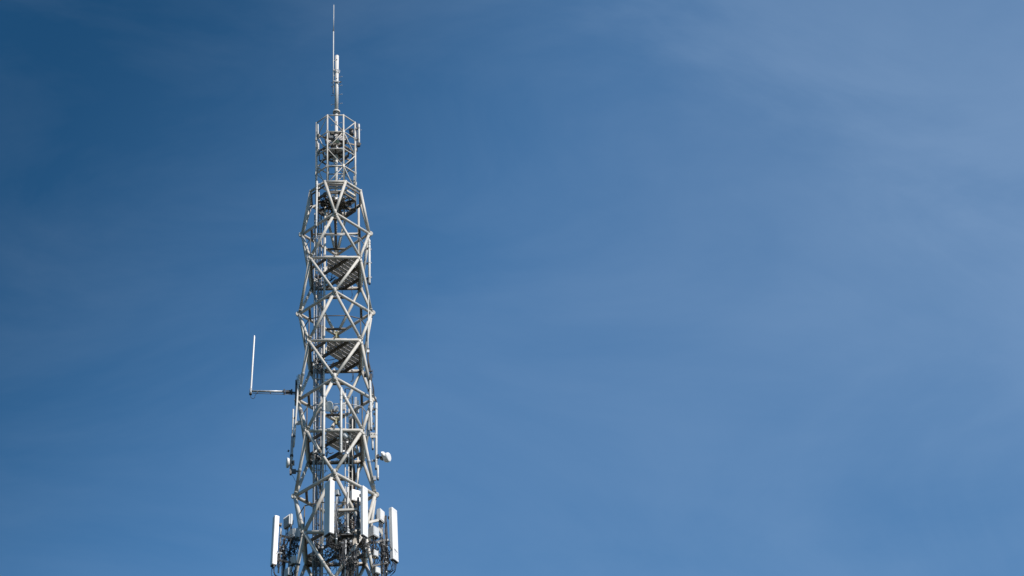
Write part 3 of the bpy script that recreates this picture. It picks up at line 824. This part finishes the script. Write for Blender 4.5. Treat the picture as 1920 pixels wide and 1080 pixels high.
t = thing('dish_mount', (-0.516, -1.200, 65.557), 'galvanised clamp cluster behind the left front rod', 'bracket')
MB().box((-0.538, -1.150, 65.459), (.10, .10, .22)).tube((-0.602, -1.150, 65.326), (-0.430, -1.200, 65.665), .03, 8).tube((-0.623, -1.100, 65.148), (-0.406, -1.250, 65.093), .025, 8).build('clamp_body', 'galv', t)
# pale panel at the rear right
t = thing('rear_antenna', (0.917, 0.900, 66.576), 'narrow white panel antenna at the rear right behind the third panel', 'antenna')
MB().box((0.924, 0.900, 66.767), (.13, .09, .62)).build('radome', 'white', t)
MB().box((0.806, 0.900, 66.521), (.08, .08, .5)).build('mounting_pole', 'galv', t)
t = thing('grey_cabinet', (0.735, 0.600, 65.764), 'grey flat cabinet behind the ladder just above the third side ring', 'cabinet')
MB().box((0.725, 0.750, 65.844), (.28, .10, .62)).build('housing', 'grate', t)
MB().box((0.835, 0.700, 65.754), (.03, .10, .55)).build('door_edge', 'white', t)

# side arm antenna
t = thing('side_arm_antenna', (-1.670, -0.100, 66.758), 'white rod antenna upright on a horizontal arm far out to the left', 'antenna')
MB().lathe((-3.492, -0.000, 66.995), V((-3.403, -0.000, 69.852)) - V((-3.492, -0.000, 66.995)), [(0, .036), (.02, .040), (2.75, .034), (2.83, .020)], 14).build('radome', 'white', t)
MB().tube((-3.498, -0.000, 66.777), (-3.495, -0.000, 67.050), .05, 12).build('base_clamp', 'galv', t)
MB().tube((-3.502, -0.000, 66.750), (-3.501, -0.000, 66.831), .06, 10).build('base_clamp', 'dark_metal', t)
MB().tube((-3.545, -0.000, 66.927), (-2.091, -0.030, 66.885), .046, 12).build('arm', 'galv', t)
MB().tube((-3.411, -0.000, 66.818), (-1.647, -0.080, 66.691), .012, 8).build('stay_rod', 'grey_cable', t)
for x in (483, 507): MB().box(shift((-2.949, -0.020, 66.849), x - 495, 735.8 - 735.8), (.04, .05, .09)).build('rod_clip', 'dark_metal', t)
MB().box((-1.936, -0.040, 66.856), (.26, .14, .10)).box((-2.113, -0.030, 66.864), (.06, .18, .17)).box((-1.804, -0.050, 66.849), (.06, .18, .17)).build('arm_clamp', 'dark_metal', t)
MB().beam((-1.847, -0.060, 66.828), (-1.604, -0.100, 66.758), .06, .07).build('arm_clamp', 'grate', t)
MB().tube((-1.610, -0.180, 67.356), (-1.627, -0.180, 66.076), .050, 10).build('mounting_pole', 'dark_metal', t)
MB().box((-1.490, -0.200, 67.506), (.09, .06, .22)).build('mounting_plate', 'grate', t)
MB().path([(-3.508, -0.000, 66.722), (-3.484, -0.000, 66.614), (-3.405, -0.000, 66.551), (-3.329, -0.000, 66.600), (-3.310, -0.000, 66.722), (-3.235, -0.000, 66.818)], .011, 6).build('coax_cable', 'black', t)

# ------------------------------------------------------------------ sector panels and radio units
def panel(label, top, bot, w_, d_, a, flat=False, group='tall sector panel antennas round the lowest visible level', ncab=5, cabdir=(0, 0, -1), lean=0):
    """top / bot: centre of the panel at its upper and lower end"""
    top = V(top); bot = V(bot)
    ax = (top - bot); L = ax.length; Z = ax.normalized()
    n_ = V((math.sin(R_(a)), -math.cos(R_(a)), 0)); X = Z.cross(n_).normalized() * -1; n_ = X.cross(Z).normalized() * 1
    if n_.dot(V((math.sin(R_(a)), -math.cos(R_(a)), 0))) < 0: n_ = -n_
    t = thing('sector_antenna', bot, label, 'panel antenna', group)
    prof = [(-.5, -.5), (.5, -.5), (.5, .18), (.44, .33), (.30, .44), (.12, .5), (-.12, .5), (-.30, .44), (-.44, .33), (-.5, .18)]
    if flat: prof = [(-.5, -.5), (.5, -.5), (.5, .30), (.475, .42), (.40, .5), (.1, .5), (-.1, .5), (-.40, .5), (-.475, .42), (-.5, .30)]
    def ring(z, k): return [bot + Z * z + X * (u * w_ * k) + n_ * (v * d_ * k) for u, v in prof]
    mb = MB()
    zs = [(.0, .97), (.012, 1.0), (L - .03, 1.0), (L - .008, .96), (L, .88)]
    b = 0; n = len(prof)
    for z_, k_ in zs: mb.v += ring(z_, k_)
    for q in range(len(zs) - 1):
        for i in range(n):
            j = (i + 1) % n
            mb.f.append((q * n + i, q * n + j, (q + 1) * n + j, (q + 1) * n + i)); mb.sm.append(False)
    mb.f.append(tuple(reversed(range(n)))); mb.sm.append(False)
    mb.f.append(tuple((len(zs) - 1) * n + i for i in range(n))); mb.sm.append(False)
    mb.build('radome', 'white', t)
    for z_ in (.10, L - .12):
        sm_ = MB(); q0 = ring(z_, 1.006); q1 = ring(z_ + .008, 1.006); sm_.v += q0 + q1
        for i in range(n):
            j = (i + 1) % n; sm_.f.append((i, j, n + j, n + i)); sm_.sm.append(False)
        sm_.build('seam', 'galv', t)
    c2 = MB(); c2.prism([bot - Z * .035 + (p - bot) for p in ring(0, .94)], Z * .034); c2.build('bottom_cap', 'dark_metal', t)
    for i in range(4):
        p = bot + X * ((i - 1.5) * w_ * .2) - Z * .03
        MB().tube(p, p - Z * .09, .016, 8).build('connector', 'galv', t)
    for i in range(ncab):
        p = bot + X * ((i - (ncab - 1) / 2) * w_ * .8 / max(ncab, 1)) - Z * .10 + n_ * rx.uniform(-.04, .04)
        q = p - Z * (.28 + .1 * rx.random()) - n_ * (.02 + .1 * rx.random()) + X * rx.uniform(-.05, .05)
        e = q - n_ * (.22 + .12 * rx.random()) + V((rx.uniform(-.1, .1), 0, rx.uniform(-.25, .12)))
        MB().path([p + Z * .04, p, (p + q) / 2 + n_ * .02, q, e], .012, 6).build('jumper_cable', 'black', t)
    for f in (.12, .86):
        p = bot + Z * (L * f) - n_ * (d_ * .5 + .05)
        MB().box(p, (w_ * .45, .10, .07), X, n_, Z).box(p - n_ * .07, (.12, .05, .12), X, n_, Z).build('mounting_bracket', 'dark_metal', t)
    return t

panel('tall white sector panel antenna in front, left of centre, its wide face in shade', (-0.223, -2.150, 60.931), (-0.242, -2.150, 58.457), .40, .21, -53, True, ncab=6)
panel('tall white sector panel antenna in front, right of centre, sunlit', (1.149, -2.050, 60.740), (1.150, -2.050, 58.442), .33, .13, 52, True, ncab=5)
panel('tall white sector panel antenna furthest left at the bottom', (-2.345, -0.550, 60.358), (-2.414, -0.550, 58.087), .24, .19, -66, True, ncab=4)
panel('tall white sector panel antenna furthest right at the bottom', (2.315, -0.450, 60.761), (2.350, -0.450, 58.323), .38, .16, 55, True, ncab=7)

def radio(label, c, size, a, cables=7, m_='box', group='radio units mounted behind the sector panels', fins=True, tilt=0, dropk=1.0):
    c = V(c); n_ = V((math.sin(R_(a)), -math.cos(R_(a)), 0)); X = V((math.cos(R_(a)), math.sin(R_(a)), 0)); Z = V((0, 0, 1))
    w_, d_, h_ = size
    t = thing('radio_unit', c - Z * (h_ / 2), label, 'radio unit', group)
    me = MB().box(c, (w_, d_, h_), X, n_, Z)
    me.box(c + n_ * (d_ * .5 + .008), (w_ * .86, .016, h_ * .86), X, n_, Z).build('housing', m_, t)
    if fins:
        for i in range(7):
            MB().box(c + X * ((i - 3) * w_ * .13) + n_ * (d_ * .5 + .03) * (1 if fins == 'front' else -1), (.010, .04, h_ * .9), X, n_, Z).build('cooling_fin', m_, t)
    MB().box(c - n_ * (d_ * .5 + .09), (w_ * .4, .10, h_ * .4), X, n_, Z).build('bracket', 'dark_metal', t)
    MB().box(c - Z * (h_ / 2 + .015), (w_ * .85, d_ * .8, .03), X, n_, Z).build('connector_plate', 'dark_metal', t)
    for s in (-1, 1):
        MB().tube(c + X * (s * w_ * .3) + Z * (h_ / 2), c + X * (s * w_ * .3) + Z * (h_ / 2 + .05), .012, 6).build('lifting_lug', 'galv', t)
    for i in range(cables):
        u = (i + .5) / cables - .5
        p = c + X * (u * w_ * .8) + n_ * rx.uniform(-.3, .3) * d_ - Z * (h_ / 2 + .02)
        MB().tube(p, p - Z * .06, .016, 8).build('connector', rx.choice(('galv', 'white', 'brass', 'galv')), t)
        L = rx.uniform(.22, .60) * dropk
        q = p - Z * L + X * rx.uniform(-.10, .10) + n_ * rx.uniform(-.1, .1)
        e = q + X * rx.uniform(-.25, .25) - n_ * rx.uniform(.0, .25) + Z * rx.uniform(-.35, .1)
        MB().path([p - Z * .05, p - Z * (L * .5) + X * rx.uniform(-.05, .05), q, e], rx.choice((.010, .013, .016)), 6).build('jumper_cable', 'black', t)
    return t
radio('grey ribbed radio unit, uppermost behind the left sector panel', (-1.863, -0.200, 60.358), (.46, .10, .50), -52, 5, fins='front')
radio('grey radio unit beside the left tower joint, larger and lower than the ribbed one', (-1.690, -0.550, 59.499), (.38, .14, .42), -54, 8, fins=False)
radio('grey radio unit tucked against the left joint strut', (-1.489, -0.600, 59.516), (.26, .12, .44), -56, 6, fins=False)
radio('small grey radio unit low on the left cluster', (-1.653, -0.600, 58.249), (.28, .14, .34), -52, 5, fins=False)
radio('grey radio unit cut by the bottom edge at left', (-1.837, -0.500, 57.771), (.30, .14, .36), -52, 4, fins=False)
radio('large white radio unit between the two front panels', (0.796, -1.350, 60.780), (.36, .20, .50), 24, 9, 'white')
radio('flat white radio unit high behind the right sector panel', (1.821, -0.500, 60.399), (.34, .15, .54), 58, 7, 'white')
radio('cube shaped pale radio unit right of the sunlit front panel', (1.532, -0.900, 59.358), (.34, .26, .44), 48, 10, 'box')
radio('small shaded radio unit under the cube shaped one', (1.550, -0.700, 58.490), (.24, .20, .28), 40, 5, 'box')
radio('small grey radio unit cut by the bottom edge at right', (1.629, -0.600, 57.763), (.24, .2, .28), 35, 4, 'box')
radio('narrow grey filter box on the right mounting pole', (1.937, -0.500, 59.114), (.12, .10, .30), 60, 3, 'galv', None, False)
radio('small shaded drum like unit between the front panels', (0.098, -1.400, 60.926), (.16, .12, .26), -35, 3, 'box', None, False)

def pole(label, a, b, r=.045, m_='galv', clamps=(.2, .5, .8), wraps=0):
    a = V(a); b = V(b)
    t = thing('mounting_pole', b, label, 'pole', 'antenna mounting poles of the lowest level')
    MB().tube(a, b, r, 12).build('pole', m_, t)
    for c in clamps:
        clamp_ring(lerp(b, a, c), a - b, r * 1.05, .07, 'galv', t)
    for i in range(wraps):
        p = lerp(a, b, rx.uniform(0, .5)) + V((rx.uniform(-.07, .07), -.05, 0)); q = lerp(a, b, rx.uniform(.5, 1)) + V((rx.uniform(-.09, .09), -.05, 0))
        MB().path([p, lerp(p, q, .5) + V((rx.uniform(-.05, .05), -.04, 0)), q], rx.choice((.01, .014)), 6).build('cable', rx.choice(('black', 'black', 'grey_cable')), t)
    return t
pole('pale mounting pole between the two front panels, in the middle', (0.498, -1.750, 60.944), (0.486, -1.750, 58.738), .050, 'tube', (.05, .15, .45, .62), 3)
pole('mounting pole behind the shaded front panel, wrapped in cables', (0.066, -1.850, 60.423), (0.049, -1.850, 58.231), .040, 'galv', (.1, .2, .3, .4, .5, .6, .7, .85), 8)
pole('dark mounting pole behind the sunlit front panel', (0.908, -1.800, 60.428), (0.900, -1.800, 58.308), .045, 'grate', (.3, .5, .7), 6)
pole('mounting pole behind the left sector panel', (-2.149, -0.450, 59.868), (-2.213, -0.450, 57.805), .036, 'galv', (.15, .5, .8), 5)
pole('dark mounting pole behind the right sector panel', (2.024, -0.450, 60.457), (2.013, -0.450, 57.144), .036, 'dark_metal', (.2, .4, .6, .8), 8)
pole('mounting pole behind the right radio units', (1.859, -0.500, 59.843), (1.855, -0.500, 57.113), .045, 'galv', (.3, .5, .7), 10)
pole('short mounting pole behind the left radio units', (-2.008, -0.300, 59.487), (-2.041, -0.300, 57.261), .04, 'grate', (.3, .6), 9)
t = thing('antenna_support', (0.455, -1.850, 59.843), 'steel crossbar frame joining the poles between the two front panels', 'support')
MB().beam((0.099, -1.820, 59.814), (0.895, -1.820, 59.849), .10, .09).build('crossbar', 'steel', t)
MB().beam((0.246, -1.700, 58.697), (0.746, -1.700, 58.719), .22, .05).build('foot_plate', 'dark_metal', t)
MB().lathe((0.496, -1.720, 58.732), (0, 0, 1), [(0, .12), (.05, .13), (.09, .07), (.18, .07), (.2, .09), (.24, .09)], 14).build('pole_socket', 'galv', t)
MB().beam((0.099, -1.800, 60.003), (0.671, -1.000, 60.785), .07, .07).build('arm', 'steel_dark', t)
MB().beam((0.896, -1.800, 60.000), (0.756, -1.000, 60.784), .07, .07).build('arm', 'steel_dark', t)
MB().beam((0.100, -1.800, 58.608), (0.248, -1.000, 59.274), .07, .07).build('arm', 'steel_dark', t)
MB().beam((0.891, -1.800, 58.605), (0.752, -1.000, 59.272), .07, .07).build('arm', 'steel_dark', t)
MB().path([(0.751, -1.500, 59.897), (0.834, -1.500, 59.746), (0.854, -1.500, 59.496), (0.832, -1.500, 59.147)], .03, 8).build('conduit_bend', 'white', t)
t = thing('antenna_support', (-1.778, -0.400, 59.672), 'dark steel arms carrying the left radio units', 'support')
MB().beam((-2.176, -0.450, 59.541), (-1.389, -0.750, 59.119), .06, .08).build('arm', 'dark_metal', t)
MB().beam((-2.180, -0.450, 58.396), (-1.378, -0.750, 57.980), .06, .07).build('arm', 'dark_metal', t)
MB().tube((-1.741, -0.350, 60.082), (-1.831, -0.350, 57.228), .04, 10).build('pole', 'grate', t)
t = thing('antenna_support', (1.626, -0.500, 59.970), 'dark steel arms carrying the right radio units', 'support')
MB().beam((1.303, -0.900, 59.836), (1.862, -0.500, 60.247), .09, .10).build('arm', 'steel', t)
MB().beam((1.256, -0.900, 58.836), (2.066, -0.450, 59.321), .07, .08).build('arm', 'dark_metal', t)
MB().beam((1.418, -0.850, 57.828), (2.139, -0.450, 58.250), .05, .06).build('arm', 'dark_metal', t)
MB().prism([(1.707, -0.700, 59.789), (1.854, -0.700, 59.637), (1.915, -0.700, 59.436), (1.852, -0.700, 59.386), (1.727, -0.700, 59.638)], (0, .03, 0)).build('arm_plate', 'steel', t)
# tangles of loose cable in the cluster
def tangle(cxp, n, hx, hz, label, rr=(.009, .016)):
    c = V(cxp)
    t = thing('cable_tangle', c, label, 'cables', 'cable tangles among the radio units')
    for i in range(n):
        p = c + V((rx.uniform(-hx, hx), rx.uniform(-.2, .2), rx.uniform(-.1, hz)))
        pts = [p]
        for k in range(4):
            p = p + V((rx.uniform(-.16, .16), rx.uniform(-.08, .08), -rx.uniform(.05, hz * .45)))
            pts.append(p)
        MB().path(pts, rx.uniform(*rr), 6).build('cable', 'black', t)
    for i in range(n // 3):
        p = c + V((rx.uniform(-hx, hx), rx.uniform(-.25, .1), rx.uniform(-hz, hz)))
        MB().box(p, (rx.uniform(.03, .09), .05, rx.uniform(.04, .12))).build('connector', rx.choice(('galv', 'box', 'dark_metal', 'galv')), t)
    return t
tangle((-1.894, -0.400, 58.923), 26, .22, .55, 'tangle of black cables hanging under the left radio units')
tangle((-1.578, -0.600, 58.992), 12, .14, .40, 'black cable tangle in front of the left joint strut')
tangle((0.456, -1.500, 59.323), 32, .38, .5, 'dense black cable tangle between the two front panels')
tangle((0.353, -1.000, 58.281), 34, .30, .8, 'cable tangle trailing down below the front panels')
tangle((1.808, -0.500, 58.840), 30, .22, .7, 'tangle of black cables hanging under the right radio units')
tangle((0.556, -1.900, 57.584), 30, .30, .7, 'curtain of cables hanging in front of the lower right strut', (.010, .020))
tangle((1.288, -1.500, 58.327), 12, .10, .35, 'cable tails trailing below the sunlit front panel')
tangle((2.059, -0.450, 58.622), 16, .10, .6, 'cables strapped down the right mounting pole')
tangle((-2.122, -0.400, 58.675), 16, .10, .5, 'cables strapped down the left mounting pole')
tangle((-0.170, -1.000, 58.530), 22, .40, .35, 'looping cables over the lowest platform')
MB().beam((0.351, -1.600, 58.538), (0.269, -1.500, 56.262), .11, .10).build('cable_trunk', 'black', T)
MB().beam((0.504, -0.300, 59.225), (0.449, -0.300, 57.002), .13, .10).build('cable_trunk', 'black', T)
MB().tube((0.423, -1.650, 58.555), (0.361, -1.550, 56.230), .035, 10).build('conduit', 'galv', T)
MB().box((0.713, -1.100, 60.769), (.05, .05, .05)).build('junction_box', 'galv', T)
MB().prism([(0.709, -1.100, 58.958), (0.835, -1.100, 59.007), (0.855, -1.100, 58.709), (0.666, -1.100, 58.314)], (0, .03, 0)).build('bracket_plate', 'steel', T)
